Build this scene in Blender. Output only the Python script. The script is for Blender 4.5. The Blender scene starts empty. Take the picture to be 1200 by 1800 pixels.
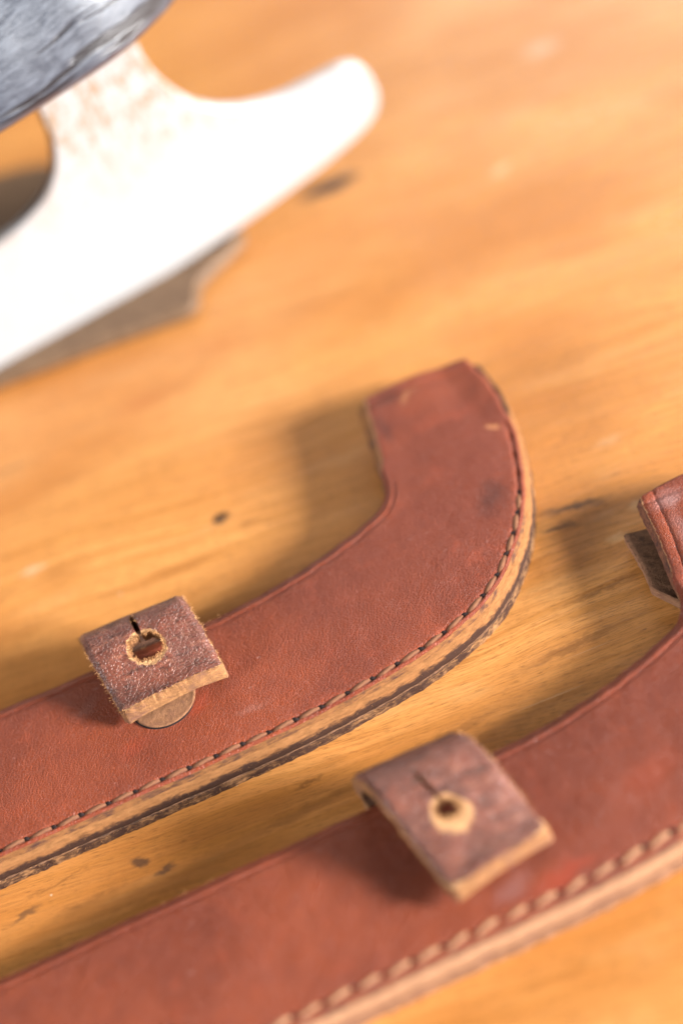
import bpy, math, random
from mathutils import Vector, Matrix, noise

S = 0.001                      # everything below is laid out in millimetres
scene = bpy.context.scene
R = math.radians

# ------------------------------------------------------------------ camera
cam = bpy.data.cameras.new("camera")
cam.sensor_fit = 'VERTICAL'
cam.sensor_height = 36.0
cam.sensor_width = 24.0
cam.lens = 77.0
cam.clip_start = 0.01
cam.clip_end = 20.0
cam.dof.use_dof = True
cam.dof.focus_distance = 0.3205
cam.dof.aperture_fstop = 5.6
cam_ob = bpy.data.objects.new("camera", cam)
scene.collection.objects.link(cam_ob)
el, roll = R(45.0), R(22.0)
fw = Vector((0, math.cos(el), -math.sin(el)))
rt0 = Vector((1, 0, 0))
up0 = rt0.cross(fw)
rt = rt0 * math.cos(roll) - up0 * math.sin(roll)
up = up0 * math.cos(roll) + rt0 * math.sin(roll)
cm = Matrix((rt, up, -fw)).transposed().to_4x4()
cm.translation = Vector((0, -0.35 * math.cos(el), 0.35 * math.sin(el)))
cam_ob.matrix_world = cm
scene.camera = cam_ob

# ------------------------------------------------------------------ light
world = bpy.data.worlds.new("World")
scene.world = world
world.use_nodes = True
wb = world.node_tree.nodes["Background"]
wb.inputs[0].default_value = (0.80, 0.90, 1.0, 1)
wb.inputs[1].default_value = 0.03

def area(name, loc, target, size, size_y, power, color):
    l = bpy.data.lights.new(name, 'AREA')
    l.shape = 'RECTANGLE'
    l.size, l.size_y = size, size_y
    l.energy = power
    l.color = color
    o = bpy.data.objects.new(name, l)
    scene.collection.objects.link(o)
    o.location = loc
    d = Vector(target) - Vector(loc)
    o.rotation_euler = d.to_track_quat('-Z', 'Y').to_euler()
    return o

area("window_light_right", (1.92, -1.05, 0.70), (0, 0, 0), 0.70, 0.46, 200.0, (1.0, 0.98, 0.96))
area("window_light_left", (-2.00, -0.35, 0.74), (0, 0, 0), 0.70, 0.46, 34.0, (0.98, 0.99, 1.0))
area("front_fill_light", (-0.30, -1.60, 1.30), (0, 0, 0), 0.60, 0.40, 6.0, (0.98, 0.99, 1.0))  # added fill, no window there, to brighten the blade and front edges
area("back_sheen_light", (0.70, 1.25, 0.66), (0.06, 0.1, 0.0), 1.2, 0.5, 9.0, (0.95, 0.97, 1.0))  # unseen soft light added for the sheen on the far tabletop

vs = scene.view_settings
vs.view_transform = 'Standard'
vs.look = 'None'
vs.exposure = 0.27
vs.gamma = 1.0
vs.use_curve_mapping = False
scene.cycles.use_denoising = True
scene.cycles.max_bounces = 5
scene.cycles.diffuse_bounces = 2
scene.cycles.glossy_bounces = 2
scene.cycles.transmission_bounces = 0
scene.cycles.caustics_reflective = False
scene.cycles.caustics_refractive = False
scene.cycles.use_adaptive_sampling = True
scene.cycles.adaptive_threshold = 0.02

# ------------------------------------------------------------------ node helpers
class NT:
    def __init__(self, name):
        self.m = bpy.data.materials.new(name)
        self.m.use_nodes = True
        self.t = self.m.node_tree
        self.b = self.t.nodes["Principled BSDF"]
        self.out = self.t.nodes["Material Output"]
        tc = self.t.nodes.new("ShaderNodeTexCoord")
        self.mm = self.vmath('SCALE', tc.outputs["Object"], scale=1000.0)
    def put(self, sock, v):
        if v is None:
            return
        if isinstance(v, bpy.types.NodeSocket):
            self.t.links.new(v, sock)
        else:
            if isinstance(v, tuple) and len(v) == 3 and sock.type == 'RGBA':
                v = v + (1.0,)
            sock.default_value = v
    def math(self, op, a, b=None, c=None, clamp=False):
        n = self.t.nodes.new("ShaderNodeMath")
        n.operation = op
        n.use_clamp = clamp
        for i, v in enumerate((a, b, c)):
            self.put(n.inputs[i], v)
        return n.outputs[0]
    def vmath(self, op, a, b=None, scale=None):
        n = self.t.nodes.new("ShaderNodeVectorMath")
        n.operation = op
        self.put(n.inputs[0], a)
        if b is not None:
            self.put(n.inputs[1], b)
        if scale is not None:
            self.put(n.inputs["Scale"], scale)
        return n.outputs["Value"] if op in ('LENGTH', 'DOT_PRODUCT') else n.outputs["Vector"]
    def mapping(self, v, loc=(0, 0, 0), rot=(0, 0, 0), scale=(1, 1, 1), kind='POINT'):
        n = self.t.nodes.new("ShaderNodeMapping")
        n.vector_type = kind
        self.put(n.inputs[0], v)
        n.inputs[1].default_value = loc
        n.inputs[2].default_value = rot
        n.inputs[3].default_value = scale
        return n.outputs[0]
    def noise(self, v, scale=1.0, detail=3.0, rough=0.55, dist=0.0, color=False):
        n = self.t.nodes.new("ShaderNodeTexNoise")
        self.put(n.inputs["Vector"], v)
        n.inputs["Scale"].default_value = scale
        n.inputs["Detail"].default_value = detail
        n.inputs["Roughness"].default_value = rough
        n.inputs["Distortion"].default_value = dist
        return n.outputs["Color" if color else "Fac"]
    def voronoi(self, v, scale=1.0, feature='F1', rnd=1.0):
        n = self.t.nodes.new("ShaderNodeTexVoronoi")
        n.feature = feature
        self.put(n.inputs["Vector"], v)
        n.inputs["Scale"].default_value = scale
        n.inputs["Randomness"].default_value = rnd
        return n.outputs["Distance"]
    def ramp(self, f, lo, hi, a=0.0, b=1.0, smooth=True):
        n = self.t.nodes.new("ShaderNodeMapRange")
        n.interpolation_type = 'SMOOTHSTEP' if smooth else 'LINEAR'
        self.put(n.inputs[0], f)
        for i, v in enumerate((lo, hi, a, b)):
            self.put(n.inputs[i + 1], v)
        return n.outputs[0]
    def mix(self, f, a, b, mode='MIX'):
        n = self.t.nodes.new("ShaderNodeMix")
        n.data_type = 'RGBA'
        n.blend_type = mode
        self.put(n.inputs[0], f)
        self.put(n.inputs[6], a)
        self.put(n.inputs[7], b)
        return n.outputs[2]
    def sep(self, v):
        n = self.t.nodes.new("ShaderNodeSeparateXYZ")
        self.put(n.inputs[0], v)
        return n.outputs
    def attr(self, name):
        n = self.t.nodes.new("ShaderNodeAttribute")
        n.attribute_name = name
        return n.outputs["Fac"]
    def bump(self, h, dist, strength=1.0, normal=None):
        n = self.t.nodes.new("ShaderNodeBump")
        n.inputs["Strength"].default_value = strength
        n.inputs["Distance"].default_value = dist * S
        self.put(n.inputs["Height"], h)
        if normal is not None:
            self.put(n.inputs["Normal"], normal)
        return n.outputs[0]
    def blob(self, v, cx, cy, hl, hw, ang, soft=1.0):
        """1 inside an ellipse lying in the XY plane, 0 outside."""
        p = self.mapping(v, loc=(cx, cy, 0), rot=(0, 0, R(ang)), scale=(hl, hw, 1e6), kind='TEXTURE')
        return self.ramp(self.vmath('LENGTH', p), 1.0 + 0.0 * soft, max(0.0, 1.0 - soft), 0.0, 1.0)
    def set(self, **k):
        for a, v in k.items():
            self.put(self.b.inputs[a.replace('_', ' ')], v)
        return self.m

# ------------------------------------------------------------------ materials
def wood_material():
    n = NT("varnished_pine")
    warp = n.noise(n.mapping(n.mm, scale=(0.012, 0.04, 0.02)), 1.0, 2.0, 0.5, color=True)
    warp = n.vmath('MULTIPLY', n.vmath('SUBTRACT', warp, (0.5, 0.5, 0.5)), (0.0, 14.0, 0.0))
    p = n.vmath('ADD', n.mapping(n.mm, rot=(0, 0, R(4.0))), warp)
    x, y, z = n.sep(p)
    # growth rings cut lengthways: thin darker latewood lines of uneven spacing
    wob = n.noise(n.mapping(p, scale=(0.006, 0.10, 0.02)), 1.0, 3.0, 0.6)
    t = n.math('ADD', n.math('MULTIPLY', y, 0.30), n.math('MULTIPLY', wob, 5.0))
    fr = n.math('FRACT', t)
    ring = n.math('MULTIPLY', n.ramp(fr, 0.25, 0.9), n.ramp(fr, 1.0, 0.93))
    ringamt = n.ramp(n.noise(n.mapping(p, loc=(3, 9, 1), scale=(0.010, 0.035, 0.02)), 1.0, 2.0), 0.32, 0.68, 0.15, 0.9)
    ring = n.math('MULTIPLY', ring, ringamt)
    fibre = n.noise(n.mapping(p, scale=(0.06, 1.9, 0.5)), 1.0, 4.0, 0.65)
    fine = n.noise(n.mapping(p, scale=(0.22, 6.5, 1.0)), 1.0, 3.0, 0.6)
    patch = n.noise(n.mapping(p, loc=(11, 4, 0), scale=(0.018, 0.045, 0.02)), 1.0, 3.0, 0.55)
    col = n.mix(n.ramp(patch, 0.32, 0.70), (0.71, 0.322, 0.096), (0.53, 0.200, 0.046))
    col = n.mix(n.math('MULTIPLY', ring, 0.70), col, (0.46, 0.178, 0.034))
    col = n.mix(n.ramp(fibre, 0.45, 0.70, 0.0, 0.45), col, (0.37, 0.125, 0.027))
    col = n.mix(n.ramp(fine, 0.50, 0.66, 0.0, 0.60), col, (0.30, 0.125, 0.035))
    pore = n.noise(n.mapping(p, loc=(2, 3, 0), scale=(0.55, 11.0, 1.0)), 1.0, 2.0, 0.5)
    col = n.mix(n.math('MULTIPLY', n.ramp(pore, 0.58, 0.66), n.ramp(fibre, 0.38, 0.60, 0.35, 0.95)), col, (0.20, 0.080, 0.025))
    pale = n.noise(n.mapping(p, loc=(5, 17, 0), scale=(0.03, 0.11, 0.02)), 1.0, 4.0, 0.6)
    col = n.mix(n.ramp(pale, 0.56, 0.78, 0.0, 0.35), col, (0.74, 0.42, 0.17))
    red = n.noise(n.mapping(p, loc=(25, 7, 0), scale=(0.022, 0.09, 0.02)), 1.0, 3.0, 0.6)
    col = n.mix(n.ramp(red, 0.58, 0.78, 0.0, 0.4), col, (0.46, 0.16, 0.03))
    # stains, knots and dents with shapes of their own
    rag = n.noise(n.mapping(n.mm, scale=(0.45, 0.8, 0.5)), 1.0, 4.0, 0.65, color=True)
    rag = n.vmath('SCALE', n.vmath('SUBTRACT', rag, (0.5, 0.5, 0.5)), scale=3.2)
    rp = n.vmath('ADD', n.mm, rag)
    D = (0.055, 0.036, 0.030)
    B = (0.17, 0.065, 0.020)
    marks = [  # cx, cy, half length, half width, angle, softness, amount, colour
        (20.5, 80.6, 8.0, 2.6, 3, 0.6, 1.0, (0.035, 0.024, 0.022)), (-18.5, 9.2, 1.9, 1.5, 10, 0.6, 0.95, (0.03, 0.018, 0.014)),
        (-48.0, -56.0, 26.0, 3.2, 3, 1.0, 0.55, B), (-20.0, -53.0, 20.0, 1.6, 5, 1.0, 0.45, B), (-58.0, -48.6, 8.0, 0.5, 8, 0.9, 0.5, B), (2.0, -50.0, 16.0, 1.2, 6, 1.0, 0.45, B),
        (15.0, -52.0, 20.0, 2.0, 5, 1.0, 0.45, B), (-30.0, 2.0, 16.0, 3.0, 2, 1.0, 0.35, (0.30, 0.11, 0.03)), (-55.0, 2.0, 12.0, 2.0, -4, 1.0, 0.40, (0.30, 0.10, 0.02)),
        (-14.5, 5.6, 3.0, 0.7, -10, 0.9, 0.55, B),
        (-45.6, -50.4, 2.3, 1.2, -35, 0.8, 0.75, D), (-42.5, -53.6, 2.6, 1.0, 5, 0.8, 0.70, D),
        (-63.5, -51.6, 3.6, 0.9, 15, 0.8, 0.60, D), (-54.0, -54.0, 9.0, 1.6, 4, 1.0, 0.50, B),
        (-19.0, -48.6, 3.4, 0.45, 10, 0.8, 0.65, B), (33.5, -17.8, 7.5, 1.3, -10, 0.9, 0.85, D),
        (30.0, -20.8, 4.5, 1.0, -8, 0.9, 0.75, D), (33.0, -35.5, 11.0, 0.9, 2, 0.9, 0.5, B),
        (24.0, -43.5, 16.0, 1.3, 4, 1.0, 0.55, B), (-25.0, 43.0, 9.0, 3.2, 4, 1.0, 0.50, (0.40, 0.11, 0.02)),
        (-10.0, 50.0, 9.0, 2.4, -6, 1.0, 0.50, (0.42, 0.12, 0.02)), (-46.0, 11.0, 7.0, 3.0, -6, 1.0, 0.45, (0.30, 0.10, 0.02)),
        (56.0, 38.0, 14.0, 4.0, -8, 1.0, 0.40, (0.36, 0.13, 0.03)), (66.0, 24.0, 10.0, 3.0, -5, 1.0, 0.35, (0.33, 0.12, 0.03)),
        (12.0, 30.0, 13.0, 3.0, 4, 1.0, 0.30, (0.36, 0.13, 0.03)), (-50.0, 40.0, 5.0, 1.6, 0, 0.9, 0.45, B),
        (68.3, 95.8, 6.0, 3.4, 0, 1.0, 0.35, (0.80, 0.62, 0.50)), (50.0, 66.0, 3.4, 1.8, 30, 1.0, 0.45, (0.80, 0.55, 0.32)),
        (43.0, -7.5, 4.0, 1.4, 5, 1.0, 0.2, (0.80, 0.55, 0.32)), (42.5, -22.5, 2.6, 1.2, 0, 0.9, 0.40, (0.78, 0.50, 0.26)),
        (37.0, -27.0, 2.6, 1.0, 0, 0.9, 0.40, (0.78, 0.50, 0.26)), (-50.5, 14.5, 3.0, 1.4, 0, 0.9, 0.45, (0.80, 0.58, 0.38)),
    ]
    for (cx, cy, hl, hw, a, soft, amt, c) in marks:
        m = n.blob(rp, cx, cy, hl, hw, a, soft)
        col = n.mix(n.math('MULTIPLY', m, amt), col, c)
    # hairline scratches
    sc = n.noise(n.mapping(n.mm, rot=(0, 0, R(-47)), scale=(0.03, 2.6, 0.1)), 1.0, 1.0, 0.4)
    scm = n.math('MULTIPLY', n.ramp(sc, 0.735, 0.76), n.ramp(n.noise(n.mm, 0.05, 1.0), 0.5, 0.62))
    col = n.mix(n.math('MULTIPLY', scm, 0.5), col, (0.78, 0.52, 0.30))
    speck = n.math('MULTIPLY', n.ramp(n.voronoi(n.mm, 0.16), 0.045, 0.025), n.ramp(n.noise(n.mm, 0.12, 0.0), 0.5, 0.55))
    col = n.mix(n.math('MULTIPLY', speck, 0.6), col, (0.82, 0.66, 0.48))
    h = n.math('ADD', n.math('MULTIPLY', fibre, 0.7), n.math('MULTIPLY', fine, 0.3))
    h = n.math('SUBTRACT', h, n.math('MULTIPLY', scm, 0.6))
    lump = n.noise(n.mapping(n.mm, scale=(0.05, 0.16, 0.1)), 1.0, 2.0)
    b1 = n.bump(lump, 0.5, 0.35)
    return n.set(Base_Color=col, Roughness=n.ramp(patch, 0.3, 0.7, 0.27, 0.38), Specular_IOR_Level=0.42,
                 Normal=n.bump(h, 0.09, 0.6, b1))

def leather_material(name, seed, stains, sheen=0.0):
    n = NT(name)
    v = n.mapping(n.mm, loc=(seed * 13.7, seed * 5.1, 0))
    wp = n.vmath('SCALE', n.vmath('SUBTRACT', n.noise(v, 0.7, 2.0, color=True), (0.5, 0.5, 0.5)), scale=0.45)
    gv = n.vmath('ADD', n.mapping(v, rot=(0, 0, R(38)), scale=(0.78, 1.25, 1.0)), wp)
    cell = n.voronoi(gv, 2.5, 'DISTANCE_TO_EDGE')
    crease = n.ramp(cell, 0.0, 0.20)
    micro = n.noise(v, 4.5, 3.0, 0.6)
    big = n.noise(v, 0.045, 3.0, 0.6)
    mid = n.noise(v, 0.28, 4.0, 0.65)
    col = n.mix(n.ramp(big, 0.33, 0.68), (0.255, 0.050, 0.018), (0.175, 0.033, 0.014))
    col = n.mix(n.ramp(mid, 0.45, 0.75, 0.0, 0.3), col, (0.160, 0.032, 0.020))
    col = n.mix(n.ramp(n.noise(n.mapping(v, loc=(4, 8, 2)), 0.20, 3.0), 0.56, 0.76, 0.0, 0.35), col, (0.360, 0.066, 0.026))
    # the tops of the grain are rubbed slightly paler
    col = n.mix(n.ramp(micro, 0.50, 0.72, 0.0, 0.20), col, (0.42, 0.15, 0.09))
    col = n.mix(n.math('MULTIPLY', n.math('SUBTRACT', 1.0, crease), 0.10), col, (0.44, 0.17, 0.11))
    rv = n.vmath('ADD', n.mm, n.vmath('SCALE', n.vmath('SUBTRACT', n.noise(n.mm, 0.22, 3.0, color=True), (0.5, 0.5, 0.5)), scale=5.0))
    for (cx, cy, hl, hw, a, soft, amt, c) in stains:
        col = n.mix(n.math('MULTIPLY', n.blob(rv, cx, cy, hl, hw, a, soft), amt), col, c)
    # small scuffs showing dusty hide
    sc = n.noise(n.mapping(v, loc=(31, 2, 0), rot=(0, 0, R(20)), scale=(0.35, 0.8, 0.5)), 1.0, 4.0, 0.7)
    col = n.mix(n.ramp(sc, 0.66, 0.76, 0.0, 0.5), col, (0.46, 0.26, 0.22))
    wear = n.attr("wear")
    wn = n.noise(v, 1.6, 4.0, 0.7)
    wm = n.ramp(n.math('ADD', wear, n.math('MULTIPLY', n.math('SUBTRACT', wn, 0.5), 1.1)), 0.50, 0.72)
    col = n.mix(wm, col, (0.46, 0.22, 0.105))
    h = n.math('ADD', n.math('MULTIPLY', crease, 0.7), n.math('MULTIPLY', micro, 0.5))
    lump = n.bump(n.noise(v, 0.22, 3.0), 0.7, 0.35)
    rough = n.ramp(mid, 0.3, 0.7, 0.40 - sheen, 0.56 - sheen)
    rough = n.math('MAXIMUM', rough, n.math('MULTIPLY', wm, 0.85))
    return n.set(Base_Color=col, Roughness=rough, Specular_IOR_Level=0.30, Normal=n.bump(h, 0.16, 0.70, lump))

def strap_material(name, seed):
    n = NT(name)
    v = n.mapping(n.mm, loc=(seed * 9.7, seed * 3.1, 0))
    wp = n.vmath('SCALE', n.vmath('SUBTRACT', n.noise(v, 0.7, 2.0, color=True), (0.5, 0.5, 0.5)), scale=1.2)
    wr = n.noise(n.vmath('ADD', n.mapping(v, scale=(0.22, 1.1, 1.1)), wp), 1.0, 4.0, 0.62)   # creases across the bend
    cell = n.ramp(n.voronoi(n.vmath('ADD', n.mapping(v, scale=(0.9, 1.5, 1.2)), wp), 1.5, 'DISTANCE_TO_EDGE'), 0.0, 0.15)
    big = n.noise(v, 0.16, 3.0, 0.6)
    col = n.mix(n.ramp(big, 0.3, 0.7), (0.200, 0.058, 0.036), (0.125, 0.040, 0.028))
    col = n.mix(n.ramp(wr, 0.46, 0.36, 0.0, 0.75), col, (0.055, 0.020, 0.015))
    col = n.mix(n.ramp(wr, 0.56, 0.70, 0.0, 0.6), col, (0.34, 0.13, 0.075))
    col = n.mix(n.math('MULTIPLY', n.math('SUBTRACT', 1.0, cell), 0.22), col, (0.42, 0.21, 0.13))
    wear = n.attr("wear")
    wn = n.noise(v, 1.3, 5.0, 0.7)
    wm = n.ramp(n.math('ADD', wear, n.math('MULTIPLY', n.math('SUBTRACT', wn, 0.5), 1.0)), 0.50, 0.66)
    col = n.mix(wm, col, n.mix(n.noise(v, 2.5, 3.0), (0.60, 0.34, 0.15), (0.42, 0.20, 0.085)))
    h = n.math('ADD', n.math('MULTIPLY', cell, 0.4), n.math('MULTIPLY', wr, 1.2))
    rough = n.math('MAXIMUM', n.ramp(big, 0.3, 0.7, 0.36, 0.50), n.math('MULTIPLY', wm, 0.9))
    return n.set(Base_Color=col, Roughness=rough, Specular_IOR_Level=0.5, Normal=n.bump(h, 0.28, 0.9))

def raw_edge_material(name, light, dark, dark_amount, z_lo=None, z_hi=None, seed=0.0, stretch=0.45, soft=0.30):
    """Cut leather: tan fibres with patches of dark burnishing wax."""
    n = NT(name)
    v = n.mapping(n.mm, loc=(seed * 7.3, seed * 2.9, 0))
    f = n.noise(n.mapping(v, scale=(stretch, 0.9, 2.6)), 1.3, 5.0, 0.7)
    g = n.noise(v, 0.30, 4.0, 0.65)
    fuzz = n.noise(v, 6.0, 3.0, 0.7)
    col = n.mix(n.ramp(f, 0.3, 0.7), light, tuple(c * 0.62 for c in light))
    col = n.mix(n.ramp(fuzz, 0.55, 0.75, 0.0, 0.45), col, tuple(min(1, c * 1.35 + 0.03) for c in light))
    k = n.math('ADD', n.math('MULTIPLY', g, 0.80), n.math('MULTIPLY', f, 0.60))
    if z_lo is not None:
        zz = n.sep(n.mm)[2]
        k = n.math('ADD', k, n.ramp(zz, z_hi, z_lo, -0.42, 0.34))
    m = n.ramp(k, 0.85 - soft / 2 - dark_amount * 0.3, 0.85 + soft / 2 - dark_amount * 0.3)
    col = n.mix(m, col, n.mix(fuzz, dark, tuple(c * 2.0 for c in dark)))
    rough = n.math('SUBTRACT', 0.90, n.math('MULTIPLY', m, 0.25))
    h = n.math('ADD', f, n.math('MULTIPLY', fuzz, 0.6))
    return n.set(Base_Color=col, Roughness=rough, Specular_IOR_Level=0.12, Normal=n.bump(h, 0.34, 0.85))

def thread_material(name, a, b):
    n = NT(name)
    f = n.noise(n.mapping(n.mm, rot=(0, 0, R(35)), scale=(0.8, 5.0, 3.0)), 1.0, 3.0, 0.6)
    g = n.noise(n.mm, 0.6, 2.0)
    col = n.mix(n.ramp(n.math('ADD', n.math('MULTIPLY', f, 0.6), n.math('MULTIPLY', g, 0.4)), 0.38, 0.62), a, b)
    return n.set(Base_Color=col, Roughness=0.75, Specular_IOR_Level=0.15, Normal=n.bump(f, 0.10, 0.7))

def steel_material(name, base, metallic, rough, tint, z_lo=None, z_hi=None):
    n = NT(name)
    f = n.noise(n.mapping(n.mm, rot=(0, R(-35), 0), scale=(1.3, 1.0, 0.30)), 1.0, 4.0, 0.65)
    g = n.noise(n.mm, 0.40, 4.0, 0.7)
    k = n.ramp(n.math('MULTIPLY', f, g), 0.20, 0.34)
    if z_lo is not None:       # table's brown reflection painted in as tint, stronger towards the boot
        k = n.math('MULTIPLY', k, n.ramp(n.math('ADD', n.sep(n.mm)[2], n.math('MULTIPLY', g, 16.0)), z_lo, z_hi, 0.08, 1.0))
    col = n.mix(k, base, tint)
    return n.set(Base_Color=col, Metallic=metallic, Roughness=n.ramp(f, 0.3, 0.7, rough, rough + 0.14),
                 Normal=n.bump(f, 0.10, 0.5))

def footbed_material():
    n = NT("black_stained_wood")
    v = n.vmath('ADD', n.mm, n.vmath('MULTIPLY', n.vmath('SUBTRACT', n.noise(n.mm, 0.03, 2.0, color=True), (0.5, 0.5, 0.5)), (0, 0, 5.0)))
    st = n.noise(n.mapping(v, scale=(0.022, 0.022, 0.36)), 1.0, 3.0, 0.6)
    fn = n.noise(n.mapping(v, scale=(0.30, 0.30, 1.8)), 1.0, 4.0, 0.7)
    crack = n.ramp(st, 0.44, 0.40)
    col = n.mix(n.ramp(fn, 0.35, 0.7), (0.040, 0.046, 0.062), (0.085, 0.098, 0.125))
    col = n.mix(crack, col, (0.012, 0.011, 0.014))
    low = n.ramp(n.math('ADD', n.sep(n.mm)[2], n.math('MULTIPLY', fn, 2.0)), 2.6, 1.2)
    col = n.mix(low, col, (0.10, 0.055, 0.045))
    h = n.math('SUBTRACT', fn, n.math('MULTIPLY', crack, 2.0))
    rough = n.math('ADD', n.ramp(fn, 0.3, 0.7, 0.28, 0.44), n.math('MULTIPLY', low, 0.3))
    return n.set(Base_Color=col, Roughness=rough, Specular_IOR_Level=0.55, Normal=n.bump(h, 0.30, 0.40))

DK = (0.060, 0.018, 0.012)
OR = (0.50, 0.20, 0.085)
stain_a = [(22.3, -15.6 + 25 - 25, 6.0, 3.6, 60, 1.0, 0.72, DK), (27.0, -2.0, 1.6, 0.7, -40, 0.7, 0.8, OR),
           (17.3, 12.4, 3.0, 0.8, 48, 0.8, 0.75, OR), (14.0, 14.0, 6.0, 2.2, 5, 1.0, 0.55, DK), (11.2, 7.5, 1.3, 5.0, 0, 1.0, 0.55, DK),
           
           (-30.0, -33.0, 3.5, 2.2, 40, 1.0, 0.4, (0.40, 0.050, 0.018)), (-40.5, -35.5, 3.0, 2.0, 20, 1.0, 0.25, (0.40, 0.050, 0.018)),
           (-22.5, -37.0, 4.0, 0.9, 12, 1.0, 0.18, (0.40, 0.24, 0.20)), (-46.0, -24.5, 4.0, 2.4, 40, 1.0, 0.18, (0.36, 0.20, 0.17))]
stain_b = [
           (-8.0, -31.0, 7.0, 4.0, 30, 1.0, 0.35, (0.36, 0.060, 0.022)), (-24.0, -40.0, 8.0, 2.0, 8, 1.0, 0.55, (0.40, 0.050, 0.018)),
           (13.5, 13.0, 4.0, 2.5, 10, 1.0, 0.5, (0.46, 0.28, 0.26)), (13.0, 6.0, 2.0, 7.0, -5, 1.0, 0.4, (0.42, 0.24, 0.22)),
           (-31.0, -39.0, 5.0, 3.0, 20, 1.0, 0.3, (0.36, 0.20, 0.19)), (14.0, -12.0, 7.0, 6.0, 20, 1.0, 0.35, DK)]
M_WOOD = wood_material()
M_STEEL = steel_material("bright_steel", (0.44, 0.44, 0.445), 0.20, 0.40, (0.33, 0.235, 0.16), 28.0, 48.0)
M_PLATE_DULL = steel_material("dull_brown_plate", (0.190, 0.112, 0.060), 0.25, 0.42, (0.13, 0.072, 0.038))
M_FOOT = footbed_material()
TAN = (0.37, 0.165, 0.062)
M_BACK = raw_edge_material("suede_inside", (0.30, 0.155, 0.09), (0.05, 0.03, 0.022), 0.35)
M_CUT = raw_edge_material("cut_leather_edge", TAN, (0.045, 0.022, 0.022), 0.25, seed=2.0)
M_CUT_BROWN = raw_edge_material("cut_leather_edge_brown", (0.24, 0.10, 0.060), (0.05, 0.025, 0.022), 0.30, seed=8.0)
M_STRAPCUT = raw_edge_material("cut_strap_edge", (0.41, 0.195, 0.082), (0.15, 0.07, 0.045), 0.25, seed=4.0)
M_STRAPBACK = raw_edge_material("dark_suede", (0.13, 0.06, 0.036), (0.03, 0.016, 0.012), 0.3, seed=9.0)
M_FLAP = raw_edge_material("brown_suede", (0.30, 0.150, 0.085), (0.06, 0.032, 0.022), 0.02, seed=11.0)
M_NEAR_BLACK = thread_material("near_black", (0.012, 0.008, 0.008), (0.030, 0.018, 0.016))
M_DISC = raw_edge_material("worn_disc", (0.37, 0.175, 0.088), (0.17, 0.078, 0.045), 0.20, seed=6.0, stretch=1.1)
M_FIBRE = thread_material("loose_leather_fibre", (0.52, 0.27, 0.11), (0.34, 0.16, 0.07))

# ------------------------------------------------------------------ mesh helpers
col = scene.collection

def mesh_object(name, verts, faces, mats, mat_idx=None, parent=None, smooth=True, attrs=None):
    me = bpy.data.meshes.new(name)
    me.from_pydata([(a * S, b * S, c * S) for a, b, c in verts], [], faces)
    for m in mats:
        me.materials.append(m)
    if mat_idx is not None:
        me.polygons.foreach_set("material_index", mat_idx)
    if smooth:
        me.polygons.foreach_set("use_smooth", [True] * len(faces))
    if attrs:
        for k, vals in attrs.items():
            a = me.attributes.new(k, 'FLOAT', 'POINT')
            a.data.foreach_set("value", vals)
    me.update()
    o = bpy.data.objects.new(name, me)
    col.objects.link(o)
    if parent is not None:
        o.parent = parent
    return o

def tag(o, label, cat, group=None):
    o["label"] = label
    o["category"] = cat
    if group:
        o["group"] = group
    return o

def empty(name, x, y, z=0.0, rz=0.0):
    o = bpy.data.objects.new(name, None)
    o.empty_display_size = 0.01
    col.objects.link(o)
    o.location = (x * S, y * S, z * S)
    o.rotation_euler = (0, 0, rz)
    return o

def catmull(pts, per):
    out = []
    n = len(pts)
    for i in range(n - 1):
        p0, p1, p2, p3 = (Vector(pts[max(0, min(n - 1, i + k))]) for k in (-1, 0, 1, 2))
        m = per if isinstance(per, int) else max(2, int((p2 - p1).length / per))
        for k in range(m):
            t = k / m
            out.append(0.5 * ((2 * p1) + (p2 - p0) * t + (2 * p0 - 5 * p1 + 4 * p2 - p3) * t * t + (3 * p1 - p0 - 3 * p2 + p3) * t ** 3))
    out.append(Vector(pts[-1]))
    return out

def nz(x, y, z, s):
    return noise.noise(Vector((x * s, y * s, z * s)))

def slab(top, bot, rough=0.0, wallseg=3):
    """Closed sheet from two grids of points; walls have vertices of their own.
    Material index: 0 top, 1 cut walls, 2 underside."""
    V, F, MI = [], [], []
    r, c = len(top), len(top[0])
    for g, mi, flip in ((top, 0, False), (bot, 2, True)):
        o = len(V)
        for row in g:
            V.extend(row)
        for i in range(r - 1):
            for j in range(c - 1):
                q = (o + i * c + j, o + i * c + j + 1, o + (i + 1) * c + j + 1, o + (i + 1) * c + j)
                F.append(q if not flip else q[::-1])
                MI.append(mi)
    loop = [(i, 0) for i in range(r)] + [(r - 1, j) for j in range(1, c)] + \
           [(i, c - 1) for i in range(r - 2, -1, -1)] + [(0, j) for j in range(c - 2, 0, -1)]
    o = len(V)
    L = len(loop)
    for k, (i, j) in enumerate(loop):
        a, b = Vector(top[i][j]), Vector(bot[i][j])
        i2, j2 = loop[(k + 1) % L]
        i0, j0 = loop[k - 1]
        tn = Vector(top[i2][j2]) - Vector(top[i0][j0])
        out = Vector((tn.y, -tn.x, 0))
        if out.length > 0:
            out.normalize()
        for s in range(wallseg + 1):
            t = s / wallseg
            p = a.lerp(b, t)
            if 0 < s < wallseg:
                p = p + out * rough * (0.6 * nz(p.x, p.y, p.z, 0.9) + 0.5 * nz(p.x + 9, p.y, p.z, 2.6))
            V.append(tuple(p))
    w = wallseg + 1
    for k in range(L):
        k2 = (k + 1) % L
        for s in range(wallseg):
            F.append((o + k * w + s, o + k * w + s + 1, o + k2 * w + s + 1, o + k2 * w + s)[::-1])
            MI.append(1)
    return V, F, MI

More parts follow.
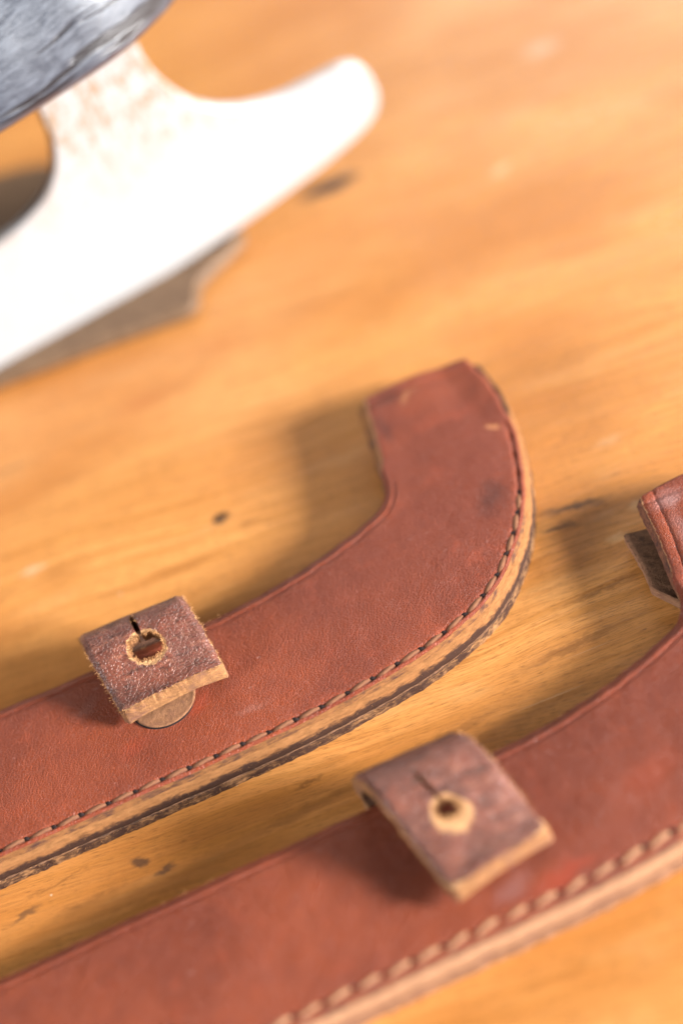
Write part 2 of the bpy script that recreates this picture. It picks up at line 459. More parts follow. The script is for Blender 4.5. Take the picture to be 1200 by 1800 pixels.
# ------------------------------------------------------------------ tabletop
def tabletop():
    V, F = [], []
    x0, x1, y0, y1, t = -520, 520, -330, 480, 28
    b = 3.0
    ring = lambda d, z: [(x0 + d, y0 + d, z), (x1 - d, y0 + d, z), (x1 - d, y1 - d, z), (x0 + d, y1 - d, z)]
    for d, z in ((b, 0), (0.8, -0.8), (0, -b), (0, -t + b), (b, -t)):
        V.extend(ring(d, z))
    F.append((0, 1, 2, 3))
    for k in range(4):
        for i in range(4):
            a, c = k * 4 + i, k * 4 + (i + 1) % 4
            F.append((a, a + 4, c + 4, c))
    F.append((19, 18, 17, 16))
    o = mesh_object("tabletop", V, F, [M_WOOD], smooth=False)
    o["kind"] = "structure"
    o["label"] = "worn orange varnished pine tabletop with dark marks"
    return o
tabletop()

# ------------------------------------------------------------------ blade guards
PAIRS = [((-170, -22), (-170, -50)), ((-120, -20), (-120, -48.2)), ((-80, -18.4), (-82, -46.4)), ((-59, -17.6), (-62, -45.6)),
         ((-42.2, -17.0), (-44.8, -44.9)), ((-23.5, -16.5), (-21.6, -43.9)), ((-11.7, -14.6), (-7, -42.2)),
         ((-3.6, -12.3), (3.5, -40.0)), ((2.4, -9.9), (11.5, -37.0)), ((6.0, -7.7), (17.0, -33.4)),
         ((7.5, -4.7), (21.5, -28.4)), ((7.9, -1.5), (25.6, -21.8)), ((8.7, 2.2), (28.4, -14.4)),
         ((9.3, 7.6), (30.6, -4.0)), ((9.6, 11.5), (31.1, 6.0)), ((10.0, 16.1), (30.0, 14.6))]
TOP = 6.5

def rails():
    I, O = [], []
    n = len(PAIRS)
    ins = [Vector((p[0][0], p[0][1], 0)) for p in PAIRS]
    outs = [Vector((p[1][0], p[1][1], 0)) for p in PAIRS]
    for i in range(n - 1):
        m = max(3, int((outs[i + 1] - outs[i]).length / 0.5))
        for lst, res in ((ins, I), (outs, O)):
            p0, p1, p2, p3 = (lst[max(0, min(n - 1, i + k))] for k in (-1, 0, 1, 2))
            for k in range(m):
                t = k / m
                res.append(0.5 * ((2 * p1) + (p2 - p0) * t + (2 * p0 - 5 * p1 + 4 * p2 - p3) * t * t + (3 * p1 - p0 - 3 * p2 + p3) * t ** 3))
    I.append(ins[-1].copy())
    O.append(outs[-1].copy())
    return I, O
RI, RO = rails()
NR = len(RI)
ARC = [0.0]
for i in range(1, NR):
    ARC.append(ARC[-1] + (RO[i] - RO[i - 1]).length)
TOTAL = ARC[-1]
STITCH_STEP = 4.25

def smooth01(a, b, x):
    t = max(0.0, min(1.0, (x - a) / (b - a)))
    return t * t * (3 - 2 * t)

def gauss(x, c, w):
    return math.exp(-((x - c) / w) ** 2)

def rail_at(s):
    import bisect
    i = max(1, min(NR - 1, bisect.bisect_left(ARC, s)))
    f = (s - ARC[i - 1]) / (ARC[i] - ARC[i - 1])
    return RI[i - 1].lerp(RI[i], f), RO[i - 1].lerp(RO[i], f), (RO[i] - RO[i - 1]).normalized(), i

def across(i_pt, o_pt, tip, d, from_inner=False, bulge=0.0):
    v = i_pt - o_pt
    L = v.length
    v = v / L
    p = (i_pt - v * d) if from_inner else (o_pt + v * d)
    if bulge:
        w = (p - o_pt).length / L
        p = p + Vector((0, 1, 0)) * bulge * 4 * w * (1 - w)
    return p

def make_guard(name, x, y, rz, label, seed, leather, edge, bottom_edge, thread, strap_cfg, stitch_cfg, flap):
    g = empty(name, x, y, 0.0, rz)
    tag(g, label, "blade guard", "leather skate blade guards on the table")
    # --- upper leather
    oc = [0.0, 0.12, 0.3, 0.5, 0.7, 0.9, 1.1, 1.3, 1.55, 1.9, 2.4, 3.0]
    ic = [3.2, 2.7, 2.4, 2.2, 2.0, 1.7, 1.3, 0.9, 0.5, 0.25, 0.1, 0.0]
    NM = 20
    loose0 = TOTAL - 19.0
    top, bot, wear = [], [], []
    def zsurf(px, py, do, di, s):
        z = TOP + 0.22 * nz(px + seed * 50, py, 0, 0.07) + 0.07 * nz(px + seed * 31, py, 3, 0.3)
        z += 0.35 * smooth01(0, 12, min(do, di)) - 0.2
        ph = (s % STITCH_STEP) / STITCH_STEP
        dip = 0.5 + 0.5 * math.cos(2 * math.pi * (ph - 0.93))
        if s < loose0 + 2:
            z -= (0.24 + 0.40 * dip ** 3) * gauss(do, 1.05, 0.34)
        z -= 0.30 * (1 - smooth01(0, 0.45, do))
        hk = smooth01(TOTAL - 44, TOTAL - 34, s)
        z -= 0.20 * gauss(di, 2.2, 0.22) * ((1 - hk) if seed == 1 else 1)
        z -= (0.75 - 0.5 * hk) * (1 - smooth01(0, 2.0 - 1.2 * hk, di)) ** 1.4
        return z
    for k in range(NR):
        s = ARC[k]
        ip, op = RI[k], RO[k]
        L = (ip - op).length
        tipf = smooth01(TOTAL - 9, TOTAL, s)
        loose = smooth01(loose0, loose0 + 7, s)
        e0 = 0.62 + 0.10 * nz(s, seed * 9, 0, 0.5) + loose * (1.0 + 0.6 * nz(s, seed * 5, 2, 0.5) + 0.35 * nz(s, 1, seed, 1.6))
        i0 = 0.10 + 0.14 * nz(s, seed * 3, 7, 0.35) + 0.08 * nz(s, 3, seed * 7, 1.4)
        W = L - e0 - i0
        ds = [d for d in oc] + [oc[-1] + (W - oc[-1] - ic[0]) * j / NM for j in range(1, NM)] + [W - d for d in ic]
        rt_, rb_, rw_ = [], [], []
        for d in ds:
            p = across(ip, op, s, d + e0, bulge=1.3 * tipf)
            do, di = d, W - d
            z = zsurf(p.x, p.y, do, di, s)
            dend = (TOTAL - s)
            z -= 0.25 * (1 - smooth01(0, 0.6, dend)) + 0.30 * gauss(dend, 3.2, 0.4)
            z += loose * 0.8 * (1 - smooth01(0, 6, do))
            th = 1.75 - 0.35 * (1 - smooth01(0, 1.5, di))
            rt_.append((p.x, p.y, z))
            hook = smooth01(TOTAL - 42, TOTAL - 30, s)
            off = (p - across(ip, op, s, d + e0 + 0.0)).length
            q = across(ip, op, s, min(d + e0, L - i0) + ((1.4 if seed == 1 else 0.8) * hook * (1 - smooth01(0, 0.6, di))), bulge=1.3 * tipf)
            rb_.append((q.x, q.y, z - th))
            we = 0.42 * (1 - smooth01(0, 0.45, di)) + 0.30 * (1 - smooth01(0, 0.3, do)) + 0.35 * (1 - smooth01(0, 0.7, dend))
            we += hook * (0.75 if seed == 1 else 0.3) * (1 - smooth01(0.25, 0.95, di))
            rw_.append(we)
        top.append(rt_)
        bot.append(rb_)
        wear.append(rw_)
    V, F, MI = slab(top, bot, 0.22)
    flat = [w for r in wear for w in r]
    flat += [0.0] * (len(V) - len(flat))
    mesh_object("upper_leather", V, F, [leather, M_CUT if seed == 1 else M_CUT_BROWN, M_BACK], MI, g, attrs={"wear": flat})
    # --- welt between the two leathers, along the stitched side only
    prof = [(6.5, 4.75), (2.4, 4.8), (1.4, 4.85), (0.85, 4.80), (0.45, 4.62), (0.18, 4.30), (0.02, 3.85), (-0.04, 3.3), (-0.03, 2.7), (0.04, 2.2), (0.16, 1.85), (6.5, 1.80)]
    V, F = [], []
    m = len(prof)
    for k in range(NR):
        s = ARC[k]
        ip, op = RI[k], RO[k]
        for j, (d, z) in enumerate(prof):
            dd = d
            if d < 3:
                dd += 0.14 * nz(s, z * 2, seed, 0.25) + 0.09 * nz(s, z * 4, seed + 4, 1.1) + 0.05 * nz(s, z * 6, seed + 8, 3.0)
            p = across(ip, op, s, dd)
            if s > TOTAL - 0.01:
                p = p + Vector((0, 0.4, 0))
            V.append((p.x, p.y, z + (0.06 * nz(s, d, seed, 1.3) if 0 < j < m - 1 else 0)))
    for k in range(NR - 1):
        for j in range(m - 1):
            F.append((k * m + j, (k + 1) * m + j, (k + 1) * m + j + 1, k * m + j + 1))
        F.append((k * m + m - 1, (k + 1) * m + m - 1, (k + 1) * m, k * m))
    F.append(tuple(range(m)))
    F.append(tuple((NR - 1) * m + j for j in reversed(range(m))))
    mesh_object("welt", V, F, [edge], None, g)
    # --- torn edge, coloured dark for the gap's shade, where the seam has opened at the tip
    V, F = [], []
    k0 = next(i for i in range(NR) if ARC[i] > TOTAL - 15)
    for k in range(k0, NR):
        s = ARC[k]
        f = smooth01(TOTAL - 15, TOTAL - 11, s)
        for d in (0.25, 0.6, 1.0, 1.5, 2.2):
            p = across(RI[k], RO[k], s, 1.1 + (d - 1.1) * (0.4 + 0.6 * f) + 0.25 * nz(s, d * 3, seed, 1.1))
            V.append((p.x, p.y, 4.86 + f * (0.25 + 0.55 * nz(s, d * 2, seed + 2, 1.5)) * (1.0 if 0.3 < d < 2 else 0.0)))
    for i in range(NR - k0 - 1):
        for j in range(4):
            F.append((i * 5 + j, (i + 1) * 5 + j, (i + 1) * 5 + j + 1, i * 5 + j + 1))
    mesh_object("torn_dark_edge", V, F, [M_STRAPBACK], None, g)
    # --- lower leather, lying on the table
    top, bot = [], []
    cols = [0.0, 0.15, 0.4, 1.0, 3.0, 6.5] 
    for k in range(NR):
        s = ARC[k]
        ip, op = RI[k], RO[k]
        L = (ip - op).length
        tipf = smooth01(TOTAL - 9, TOTAL, s)
        f = smooth01(TOTAL - 38, TOTAL - 36, s) * (1 - smooth01(TOTAL - flap[1] - 0.6, TOTAL - flap[1], s))
        ext = flap[0] * f
        e0 = 0.10 + 0.22 * nz(s, seed * 4, 2, 0.9) + 0.12 * nz(s, seed, 5, 2.7)
        i0 = 0.35 - ext + 0.15 * nz(s, 5, seed * 6, 0.6)
        W = L - e0 - i0
        ds = cols + [cols[-1] + (W - cols[-1] - 1.2) * j / 10 for j in range(1, 11)] + [W - 0.8, W - 0.4, W - 0.15, W]
        rt_, rb_ = [], []
        for d in ds:
            p = across(ip, op, s, d + e0, bulge=1.3 * tipf)
            di = W - d
            lift = ext * 0.22 * (1 - smooth01(0, 5, di))
            zt = 1.80 - 0.18 * (1 - smooth01(0, 0.35, d)) - 0.25 * (1 - smooth01(0, 0.4, di)) + lift + 0.05 * nz(p.x, p.y, seed, 0.9)
            rt_.append((p.x, p.y, zt))
            rb_.append((p.x, p.y, 0.03 + lift))
        top.append(rt_)
        bot.append(rb_)
    V, F, MI = slab(top, bot, 0.30)
    mesh_object("lower_leather", V, F, [M_BACK if seed == 1 else M_FLAP, bottom_edge, leather], MI, g)
    # --- stitches
    rad, length, slant, proud = stitch_cfg
    rng = random.Random(seed * 77 + 5)
    variants = []
    for vi in range(4):
        Vv, Ff, Mm = [], [], []
        r2 = random.Random(vi + seed * 10)
        def tube(path, radii, mi, seg=8):
            o = len(Vv)
            for i, p in enumerate(path):
                a = Vector(path[max(0, i - 1)])
                b = Vector(path[min(len(path) - 1, i + 1)])
                t = (b - a).normalized()
                sd = t.cross(Vector((0, 0, 1)))
                sd = sd.normalized() if sd.length > 1e-4 else Vector((0, 1, 0))
                u = sd.cross(t).normalized()
                for q in range(seg):
                    an = 2 * math.pi * q / seg
                    v = Vector(p) + (sd * math.cos(an) + u * math.sin(an)) * radii[i]
                    Vv.append(tuple(v))
            for i in range(len(path) - 1):
                for q in range(seg):
                    Ff.append((o + i * seg + q, o + i * seg + (q + 1) % seg, o + (i + 1) * seg + (q + 1) % seg, o + (i + 1) * seg + q))
                    Mm.append(mi)
            Ff.append(tuple(o + q for q in reversed(range(seg))))
            Mm.append(mi)
            Ff.append(tuple(o + (len(path) - 1) * seg + q for q in range(seg)))
            Mm.append(mi)
        h = length / 2
        w = r2.uniform(-0.06, 0.06)
        tube([(-h, 0, -0.45), (-h * 0.9, 0, -0.12), (-h * 0.55, w, 0.03), (0, w * 1.5, 0.08 + r2.uniform(-.03, .03)), (h * 0.5, w, 0.05), (h * 0.86, 0, -0.10), (h, 0, -0.45)],
             [rad * 0.7, rad * 0.85, rad, rad * 1.05, rad, rad * 0.9, rad * 0.7], 0)
        # near-black sliver standing in for the dark of the open awl slit
        k = 1.0
        tube([(h - 0.02, 0.75, 0.0), (h + 0.10, 0.36, 0.04), (h + 0.36, -0.10, 0.05), (h + 0.66, -0.42, 0.0), (h + 0.86, -0.62, -0.2)],
             [0.13, 0.30, 0.42, 0.34, 0.15], 1, 6)
        me = bpy.data.meshes.new("stitch")
        me.from_pydata([(a * S, b * S, c * S) for a, b, c in Vv], [], Ff)
        me.materials.append(thread)
        me.materials.append(M_NEAR_BLACK)
        me.polygons.foreach_set("material_index", Mm)
        me.polygons.foreach_set("use_smooth", [True] * len(Ff))
        variants.append(me)
    # near-black cap stands in for the dark dip where the thread has sunk in near the tip
    dv, df = [], []
    for i in range(5):
        for q in range(8):
            an = 2 * math.pi * q / 8
            rr = [0.1, 0.46, 0.54, 0.40, 0.10][i]
            dv.append(((rr * math.cos(an)) * S, (rr * 0.7 * math.sin(an)) * S, [-0.1, -0.05, 0.02, 0.08, 0.10][i] * S))
    for i in range(4):
        for q in range(8):
            df.append((i * 8 + q, i * 8 + (q + 1) % 8, (i + 1) * 8 + (q + 1) % 8, (i + 1) * 8 + q))
    df.append(tuple(32 + q for q in range(8)))
    dme = bpy.data.meshes.new("stitch")
    dme.from_pydata(dv, [], df)
    dme.materials.append(M_NEAR_BLACK)
    s = STITCH_STEP * 17 - STITCH_STEP * 0.5
    k = 0
    while s < loose0 + 3:
        ip, op, tn, _ = rail_at(s)
        p = across(ip, op, s, 0.62 + 1.05)
        z = zsurf(p.x, p.y, 1.05, 20, s - STITCH_STEP * 0.55)
        sunk = s > loose0 - 13
        o = bpy.data.objects.new("stitch", dme if sunk else variants[rng.randrange(4)])
        col.objects.link(o)
        o.parent = g
        o.location = (p.x * S, p.y * S, (z + (0.02 if sunk else proud + rng.uniform(-0.05, 0.05))) * S)
        fade = 1.0 - 0.0 * s
        o.rotation_euler = (0, 0, math.atan2(tn.y, tn.x) + slant + rng.uniform(-0.06, 0.06))
        s += STITCH_STEP
        k += 1
    # --- round disc let into the face
    dc = strap_cfg["disc"]
    V, F = [], []
    rings = [(0, 0.10), (1.5, 0.10), (3.2, 0.09), (4.2, 0.05), (4.5, 0.06), (4.75, 0.10), (4.92, 0.07), (5.0, -0.04), (5.04, -0.10), (5.17, -0.06), (5.22, -0.5)]
    NS = 48
    zc = zsurf(dc[0], dc[1], 15, 12, 0) + 0.10
    for r_, z_ in rings[1:]:
        for q in range(NS):
            a = 2 * math.pi * q / NS
            V.append((dc[0] + r_ * math.cos(a), dc[1] + r_ * math.sin(a), zc + z_ + 0.03 * nz(r_ * math.cos(a), r_ * math.sin(a), seed, 0.7)))
    V.append((dc[0], dc[1], zc + 0.1))
    for i in range(len(rings) - 2):
        for q in range(NS):
            F.append((i * NS + q, (i + 1) * NS + q, (i + 1) * NS + (q + 1) % NS, i * NS + (q + 1) % NS))
    for q in range(NS):
        F.append((len(V) - 1, q, (q + 1) % NS))
    mesh_object("stud_disc", V, F, [M_DISC, M_NEAR_BLACK], [1 if (k_ // NS) >= 6 and k_ < NS * (len(rings) - 2) else 0 for k_ in range(len(F))], g)
    # --- strap tab that folds over the open side
    make_strap(g, seed, strap_cfg)
    # --- loose fibres along the raw edges
    fib_v, fib_f = [], []
    rf = random.Random(seed * 3 + 1)
    def fibre(p, d, ln, wd):
        o = len(fib_v)
        d = Vector(d).normalized()
        sd = d.cross(Vector((rf.uniform(-1, 1), rf.uniform(-1, 1), rf.uniform(-1, 1)))).normalized() * wd
        bend = Vector((rf.uniform(-1, 1), rf.uniform(-1, 1), rf.uniform(-.6, 1))) * ln * 0.4
        u = d.cross(sd).normalized() * wd
        p = Vector(p)
        for t, w in ((0, 1.0), (0.5, 0.8), (1.0, 0.25)):
            c = p + d * ln * t + bend * t * t
            for a in (sd, -0.5 * sd + 0.87 * u, -0.5 * sd - 0.87 * u):
                fib_v.append(tuple(c + a * w))
        for t in range(2):
            for q in range(3):
                fib_f.append((o + t * 3 + q, o + t * 3 + (q + 1) % 3, o + (t + 1) * 3 + (q + 1) % 3, o + (t + 1) * 3 + q))
    for _ in range(700):
        s_ = rf.uniform(60, TOTAL)
        ip, op, tn, _i = rail_at(s_)
        n_ = (op - ip).normalized()
        zz = rf.choice((0.5, 1.0, 1.7, 1.9, 3.0, 4.4))
        p = op + n_ * -0.05
        fibre((p.x, p.y, zz), (n_.x + rf.uniform(-.8, .8), n_.y + rf.uniform(-.8, .8), rf.uniform(-.2, .7)), rf.uniform(0.12, 0.4), 0.028)
    for _ in range(90):
        s_ = rf.uniform(70, TOTAL)
        ip, op, tn, _i = rail_at(s_)
        n_ = (ip - op).normalized()
        p = ip - n_ * 0.2
        fibre((p.x, p.y, 5.5), (n_.x + rf.uniform(-.8, .8), n_.y + rf.uniform(-.8, .8), rf.uniform(0, .9)), rf.uniform(0.15, 0.6), 0.035)
    for p, d in STRAP_EDGE:
        for _ in range(3):
            fibre(Vector(p) + Vector((rf.uniform(-.1, .1), rf.uniform(-.2, .2), rf.uniform(-.3, .2))), Vector(d) + Vector((rf.uniform(-.8, .8), rf.uniform(-.8, .8), rf.uniform(-.3, .9))), rf.uniform(0.15, 0.5), 0.04)
    fo = mesh_object("loose_fibres", fib_v, fib_f, [M_FIBRE], None, g, smooth=False)
    fo["kind"] = "stuff"
    return g

STRAP_EDGE = []

def make_strap(g, seed, c):
    """A thick leather tab: comes up behind the open side, folds over and floats above the face;
    keyhole with a slit. Built as rings from the hole outline out to the tab outline."""
    STRAP_EDGE.clear()
    path = catmull([Vector((a, b, 0)) for a, b in c["path"]], 12)
    lens = [0.0]
    for i in range(1, len(path)):
        lens.append(lens[-1] + (path[i] - path[i - 1]).length)
    LT = lens[-1]
    import bisect
    def at(s):
        s = max(0.0, min(LT, s))
        i = max(1, min(len(path) - 1, bisect.bisect_left(lens, s)))
        f = (s - lens[i - 1]) / (lens[i] - lens[i - 1])
        p = path[i - 1].lerp(path[i], f)
        a, b = path[max(0, i - 3)], path[min(len(path) - 1, i + 2)]
        t = (b - a).normalized()
        return p, Vector((-t.y, t.x, 0))          # outward normal for a path that runs up and over towards -y
    hw = c["width"] / 2
    TH = c["thick"]
    rot = c["rot"]
    def place(s, w, depth):
        p, n = at(s)
        nn = Vector((-n.x, -n.y, 0))
        if n.y < 0 and p.x < c["path"][4][0]:
            nn = n
        # outward = away from the guard: pick by hand, up after the fold, +y before it
        out = n if n.y > 0 or (abs(n.y) < 0.2 and n.x > 0) else -n
        if s < LT * 0.3 and out.x < 0:
            out = -out
        q = p + out * (-depth)
        y, z = q.x, q.y
        fold = smooth01(LT * 0.35, LT, s)
        cup = c["cup"] * (w / hw) ** 2 * fold
        x = c["cx"] + w + c["shear"] * (y - c["front"])
        z += cup + 0.40 * fold * nz(x + seed * 20, s, 0, 0.17) + 0.12 * nz(x + seed * 20, s, 4, 0.45) + c.get("twist", 0) * (w / hw) * fold
        # the free end is turned a little in plan
        a = rot * fold
        dy = w * math.sin(a)
        return (x + w * (math.cos(a) - 1), y + dy, z)
    hs, hwx = c["hole_s"], c["hole_w"]
    K, RINGS = 264, 26
    hole, outer = [], []
    s0, s1 = 0.0, LT
    r_c = 0.8
    for k in range(K):
        a = 2 * math.pi * k / K
        ca, sa = math.cos(a), math.sin(a)            # ca: across (w), sa: along (+ = towards free end)
        rr = c['hole_r'] + 0.55 * nz(ca * 2.2, sa * 2.2, seed, 1.0) + 0.22 * nz(ca * 9, sa * 9, seed, 1.0)
        rx, ry = rr * 1.12, rr * 0.92
        hx, hy = rx * ca, ry * sa
        da = (a - 1.5 * math.pi - c["slit_a"] + math.pi) % (2 * math.pi) - math.pi
        if abs(da) < 0.10:
            L_ = c["slit"] * (1 - abs(da) / 0.10) ** 0.6
            k_ = 1 + L_ / rr
            hx, hy = hx * k_ * (1 if abs(da) > 0 else 1), hy * k_
        hole.append((hwx + hx, hs + hy))
        # ray to the tab's outline
        tmax = 1e9
        if ca > 1e-9: tmax = min(tmax, (hw - hwx) / ca)
        if ca < -1e-9: tmax = min(tmax, (-hw - hwx) / ca)
        if sa > 1e-9: tmax = min(tmax, (s1 - hs) / sa)
        if sa < -1e-9: tmax = min(tmax, (s0 - hs) / sa)
        outer.append([hwx + ca * tmax, hs + sa * tmax])
    # snap the nearest samples to the four corners
    for cw, cs in ((-hw, s0), (hw, s0), (-hw, s1), (hw, s1)):
        kk = min(range(K), key=lambda i: (outer[i][0] - cw) ** 2 + (outer[i][1] - cs) ** 2)
        outer[kk] = [cw, cs]
    rc = 1.3                                   # the free corners are worn round
    for k in range(K):
        w, s = outer[k]
        if abs(w) > hw - rc and s > s1 - rc:
            cx_, cs_ = math.copysign(hw - rc, w), s1 - rc
            dx, dy = w - cx_, s - cs_
            L_ = math.hypot(dx, dy)
            if L_ > rc:
                outer[k] = [cx_ + dx / L_ * rc, cs_ + dy / L_ * rc]
    V, F, MI, WR = [], [], [], []
    for layer in (0, 1):
        for r_ in range(RINGS + 1):
            t = r_ / RINGS
            t = t ** 1.25
            for k in range(K):
                w = hole[k][0] + (outer[k][0] - hole[k][0]) * t
                s = hole[k][1] + (outer[k][1] - hole[k][1]) * t
                de = min(hw - abs(w), s1 - s)
                dh = math.hypot(w - hwx, s - hs) - c['hole_r']
                jag = 0.20 * nz(w * 2, s * 2, seed + 3, 1.3)
                if r_ == RINGS:
                    w += jag * 1.2 + 0.35 * nz(s, math.copysign(5, w), seed, 0.22)
                    if s1 - s < 0.01:
                        s += jag * 1.5
                dep = 0.0
                if layer == 0:
                    dep = 0.45 * (1 - smooth01(0, 0.9, de)) + 0.30 * (1 - smooth01(0, 0.8, dh)) + 0.10 * nz(w, s, seed, 0.35)
                else:
                    dep = TH
                    if s > s1 - 0.5:
                        s += 0.35          # end cut slightly on the slant
                V.append(place(s, w, dep))
                lower = smooth01(-1.0, 1.5, s - hs)
                WR.append(0.85 * (1 - smooth01(0.1, 1.0 + c["wear_hole"] * (0.3 + lower), dh)) + 0.62 * (1 - smooth01(0, 0.7, s1 - s)) + 0.58 * (1 - smooth01(0, 0.7, hw - abs(w)))
                          + c.get("wear_corner", 0) * (1 - smooth01(0, 3.0, math.hypot(hw - abs(w), s1 - s))))
    n1 = (RINGS + 1) * K
    for layer in (0, 1):
        o = layer * n1
        for r_ in range(RINGS):
            for k in range(K):
                q = (o + r_ * K + k, o + (r_ + 1) * K + k, o + (r_ + 1) * K + (k + 1) % K, o + r_ * K + (k + 1) % K)
                F.append(q if layer == 1 else q[::-1])
                MI.append(0 if layer == 0 else 2)
    for ring, inward in ((0, True), (RINGS, False)):
        o = len(V)
        seg = 5
        for k in range(K):
            a, b = Vector(V[ring * K + k]), Vector(V[n1 + ring * K + k])
            for q in range(seg + 1):
                p = a.lerp(b, q / seg)
                if 0 < q < seg:
                    p += Vector((nz(p.x, p.y, p.z, 1.7), nz(p.y, p.z, p.x, 1.7), nz(p.z + 4, p.x, p.y, 1.7))) * 0.16
                V.append(tuple(p))
                WR.append(1.0)
            if not inward and k % 2 == 0:
                d = a - Vector(V[(RINGS - 6) * K + k])
                if a.z > 4:
                    STRAP_EDGE.append((tuple(a), tuple(d.normalized())))
            if inward:
                d = Vector(V[3 * K + k]) - a
                if k % 2 == 0:
                    STRAP_EDGE.append((tuple(a), (-d.x * 0.4, -d.y * 0.4, 0.5)))
        for k in range(K):
            k2 = (k + 1) % K
            for q in range(seg):
                f = (o + k * (seg + 1) + q, o + k * (seg + 1) + q + 1, o + k2 * (seg + 1) + q + 1, o + k2 * (seg + 1) + q)
                F.append(f if inward else f[::-1])
                MI.append(1)
    ob = mesh_object("strap", V, F, [c["mat"], M_STRAPCUT, M_STRAPBACK], MI, g, attrs={"wear": WR})
    return ob

EDGE_A = raw_edge_material("welt_edge_dark", TAN, (0.036, 0.018, 0.013), 0.52, 1.9, 5.1, seed=1.0)
EDGE_B = raw_edge_material("welt_edge_pale", (0.50, 0.27, 0.15), (0.12, 0.055, 0.045), -0.10, 1.2, 5.4, seed=3.0)
BOT_A = raw_edge_material("lower_edge_dark", (0.44, 0.23, 0.10), (0.036, 0.018, 0.013), 0.78, seed=5.0)
BOT_B = raw_edge_material("lower_edge_pale", (0.38, 0.20, 0.115), (0.12, 0.055, 0.045), -0.1, seed=7.0)

make_guard("blade_guard", 0, 0, 0.0,
           "brown leather blade guard lying between the other guard and the skate, whole hooked end showing", 1,
           leather_material("brown_leather_far", 1.0, stain_a), EDGE_A, BOT_A,
           thread_material("tan_thread", (0.24, 0.105, 0.054), (0.14, 0.055, 0.032)),
           dict(path=[(-15.5, 0.6), (-13.4, 3.0), (-12.5, 6.0), (-13.1, 8.8), (-14.9, 11.5), (-17.8, 13.4), (-21.0, 13.8), (-24.3, 12.5), (-27.3, 10.8), (-29.1, 10.3), (-30.4, 10.7)],
                width=16.8, thick=2.6, rot=0.05, cx=-32.9, front=-29.8, shear=-0.18, cup=-0.7, twist=0.25,
                hole_s=21.9, hole_r=2.35, hole_w=-0.2, slit=6.2, slit_a=0.02, wear_hole=0.55, wear_corner=0.15,
                mat=strap_material("strap_leather_far", 1.0), disc=(-34.9, -29.3)),
           (0.54, 3.4, 0.13, 0.14), (1.2, 12.0))
make_guard("blade_guard", 32.3, -43.0, R(1.4),
           "brown leather blade guard nearest the viewer, its hooked end cut off by the right edge", 2,
           leather_material("brown_leather_near", 2.0, stain_b, 0.04), EDGE_B, BOT_B,
           thread_material("pale_thread", (0.38, 0.20, 0.11), (0.26, 0.13, 0.07)),
           dict(path=[(-15.5, 0.6), (-14.0, 3.0), (-13.4, 6.0), (-13.9, 9.0), (-15.6, 11.8), (-18.8, 14.1), (-22.6, 14.8), (-27.0, 13.5), (-31.4, 11.5), (-34.4, 10.7), (-36.8, 11.1)],
                width=15.6, thick=2.6, rot=0.22, cx=-30.9, front=-36.5, shear=-0.29, cup=-0.8, twist=-0.25,
                hole_s=25.8, hole_r=1.45, hole_w=-1.3, slit=6.4, slit_a=-0.05, wear_hole=2.6, wear_corner=0.75,
                mat=strap_material("strap_leather_near", 2.0), disc=(-34.9, -29.3)),
           (0.52, 3.8, 0.32, 0.20), (4.4, 5.0))

# ------------------------------------------------------------------ skates
BLADE = [(-190, 3.0), (-150, 0.9), (-110, 0.15), (-75, 0.05), (-48.5, 0.7), (-30.5, 1.5), (-12.4, 2.3), (3.7, 3.9), (20.3, 6.6), (28.6, 8.8), (32.2, 10.4), (34.2, 12.4),
         (35.0, 15.4), (34.6, 19.6), (33.2, 22.4), (30.4, 23.8), (26.0, 24.0), (17.6, 24.4), (11.1, 26.2), (6.0, 29.2), (1.8, 33.6), (-1.0, 39.4), (-2.2, 43.7), (-2.6, 48.0),
         (-2.4, 61.0), (-21.5, 61.0), (-22.4, 44.0), (-22.6, 39.0), (-24.0, 34.4), (-26.6, 30.8), (-30.2, 28.3), (-37.9, 25.8), (-52, 24.2), (-90, 23.6), (-118, 25.0), (-128, 28.5),
         (-134, 35), (-136, 44), (-136, 61), (-158, 61), (-158, 46), (-160, 36), (-166, 29), (-176, 25), (-190, 23.0), (-197, 14)]

def plate(name, outline, thick, bev, mat, parent, lying=False, per=4):
    pts = [Vector((a, b, 0)) for a, b in outline]
    n = len(pts)
    sm = []
    for i in range(n):
        p0, p1, p2, p3 = pts[i - 1], pts[i], pts[(i + 1) % n], pts[(i + 2) % n]
        for k in range(per):
            t = k / per
            q = 0.5 * ((2 * p1) + (p2 - p0) * t + (2 * p0 - 5 * p1 + 4 * p2 - p3) * t * t + (3 * p1 - p0 - 3 * p2 + p3) * t ** 3)
            sm.append(q)
    m = len(sm)
    area2 = sum(sm[i].x * sm[(i + 1) % m].y - sm[(i + 1) % m].x * sm[i].y for i in range(m))
    sgn = 1 if area2 > 0 else -1
    V, F = [], []
    nrm = []
    for i in range(m):
        t = sm[(i + 1) % m] - sm[i - 1]
        nrm.append(Vector((t.y, -t.x, 0)).normalized() * sgn)
    for off, d in ((-bev, -thick / 2), (0, -thick / 2 + bev), (0, thick / 2 - bev), (-bev, thick / 2)):
        for i in range(m):
            p = sm[i] + nrm[i] * off
            V.append((p.x, p.y, d) if lying else (p.x, d, p.y))
    for k in range(3):
        for i in range(m):
            F.append((k * m + i, k * m + (i + 1) % m, (k + 1) * m + (i + 1) % m, (k + 1) * m + i))
    F.append(tuple(range(m))[::-1])
    F.append(tuple(3 * m + i for i in range(m)))
    return mesh_object(name, V, F, [mat], None, parent, smooth=False)

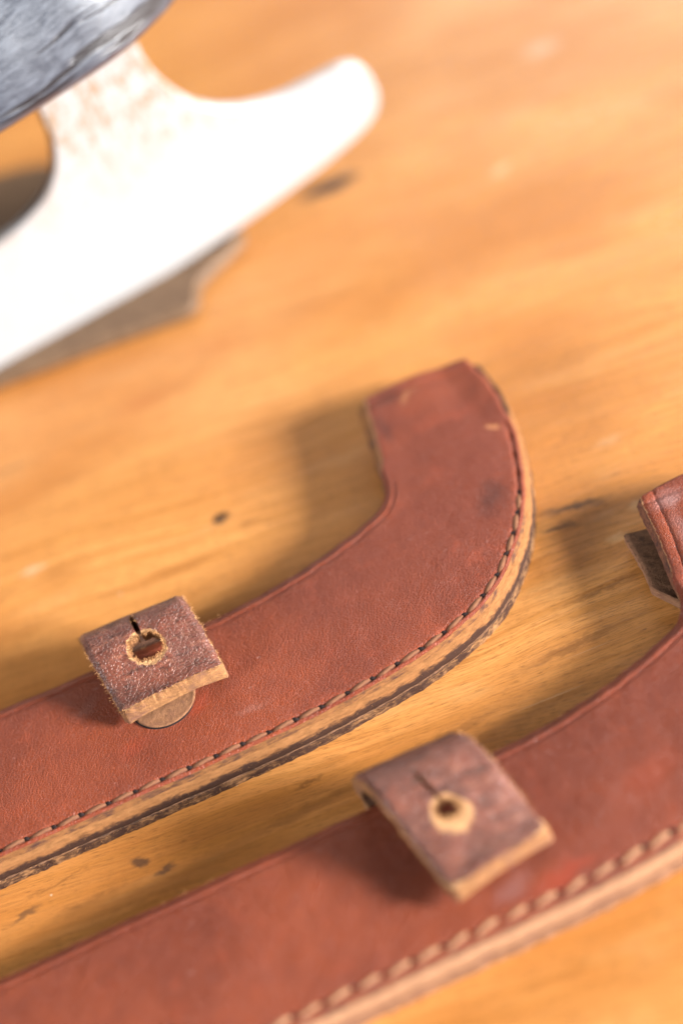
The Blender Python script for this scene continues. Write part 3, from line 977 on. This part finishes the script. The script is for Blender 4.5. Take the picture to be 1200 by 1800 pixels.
def footbed(parent, z0, z1, lying=False):
    half = [(12.5, 0), (11.8, 4.5), (8.5, 10), (3.1, 14.4), (-2, 17.4), (-6, 19.4), (-11.5, 21.2), (-20.7, 22.6), (-32.4, 24.2), (-50, 25.6), (-80, 26.5), (-110, 25.5),
            (-140, 27.5), (-165, 28.5), (-190, 25), (-203, 17), (-208, 8), (-209, 0)]
    c1 = catmull([Vector((a, -b, 0)) for a, b in half], 5)
    c2 = [Vector((p.x, -p.y, 0)) for p in reversed(c1[1:-1])]
    loop = c1 + c2
    m = len(loop)
    ctr = Vector((-95, 0, 0))
    rows = [(0.965, 0.0), (0.992, 0.6), (1.0, 1.6), (1.004, 3.0)]
    H = z1 - z0
    for k in range(1, 15):
        t = k / 15
        zz = 3.0 + t * (H - 4.0)
        rows.append((1.004 - 0.0008 * min(zz, 24.0) ** 2 - 0.030 * max(0.0, zz - 24.0), zz))
    rows += [(0.24, H - 0.3), (0.12, H)]
    V, F = [], []
    for sc, z in rows:
        for p in loop:
            q = Vector((p.x, p.y * sc, 0))
            q.x = p.x - (1 - sc) * 25 * (1 if p.x > -100 else -1) * (1 - min(1, abs(p.y) / 30))
            w = 0.25 * nz(q.x, q.y, z, 0.08)
            V.append((q.x, q.y + w, z))
    for k in range(len(rows) - 1):
        for i in range(m):
            F.append((k * m + i, k * m + (i + 1) % m, (k + 1) * m + (i + 1) % m, (k + 1) * m + i))
    F.append(tuple(range(m))[::-1])
    F.append(tuple((len(rows) - 1) * m + i for i in range(m)))
    o = mesh_object("footbed", V, F, [M_FOOT], None, parent)
    o.location = (0, 0, z0 * S)
    return o

YAW = math.atan(0.2)
sk = empty("ice_skate", 0, 75, 0, YAW)
tag(sk, "ice skate standing upright, gleaming white steel blade below a black footbed", "ice skate")
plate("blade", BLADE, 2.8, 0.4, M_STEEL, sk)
footbed(sk, 59.5, 92.5)

# a dull brown-grey plate lies flat on the table beneath the first skate
sk2 = empty("flat_plate", 0, 66, 0, R(-2.0))
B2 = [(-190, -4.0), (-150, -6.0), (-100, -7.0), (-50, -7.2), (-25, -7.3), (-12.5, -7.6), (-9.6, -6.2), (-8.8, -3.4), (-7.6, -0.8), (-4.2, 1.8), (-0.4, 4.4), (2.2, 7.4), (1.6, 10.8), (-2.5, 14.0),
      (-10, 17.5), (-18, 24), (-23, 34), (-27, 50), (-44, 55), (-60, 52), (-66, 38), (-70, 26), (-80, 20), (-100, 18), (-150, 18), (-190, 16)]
b2 = plate("flat_plate", B2, 2.6, 0.9, M_PLATE_DULL, None, lying=True)
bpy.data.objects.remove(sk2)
b2.name = "flat_plate"
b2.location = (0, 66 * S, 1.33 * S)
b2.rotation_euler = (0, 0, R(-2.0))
tag(b2, "dull brown-grey plate lying flat under the gleaming upright skate", "skate blade")
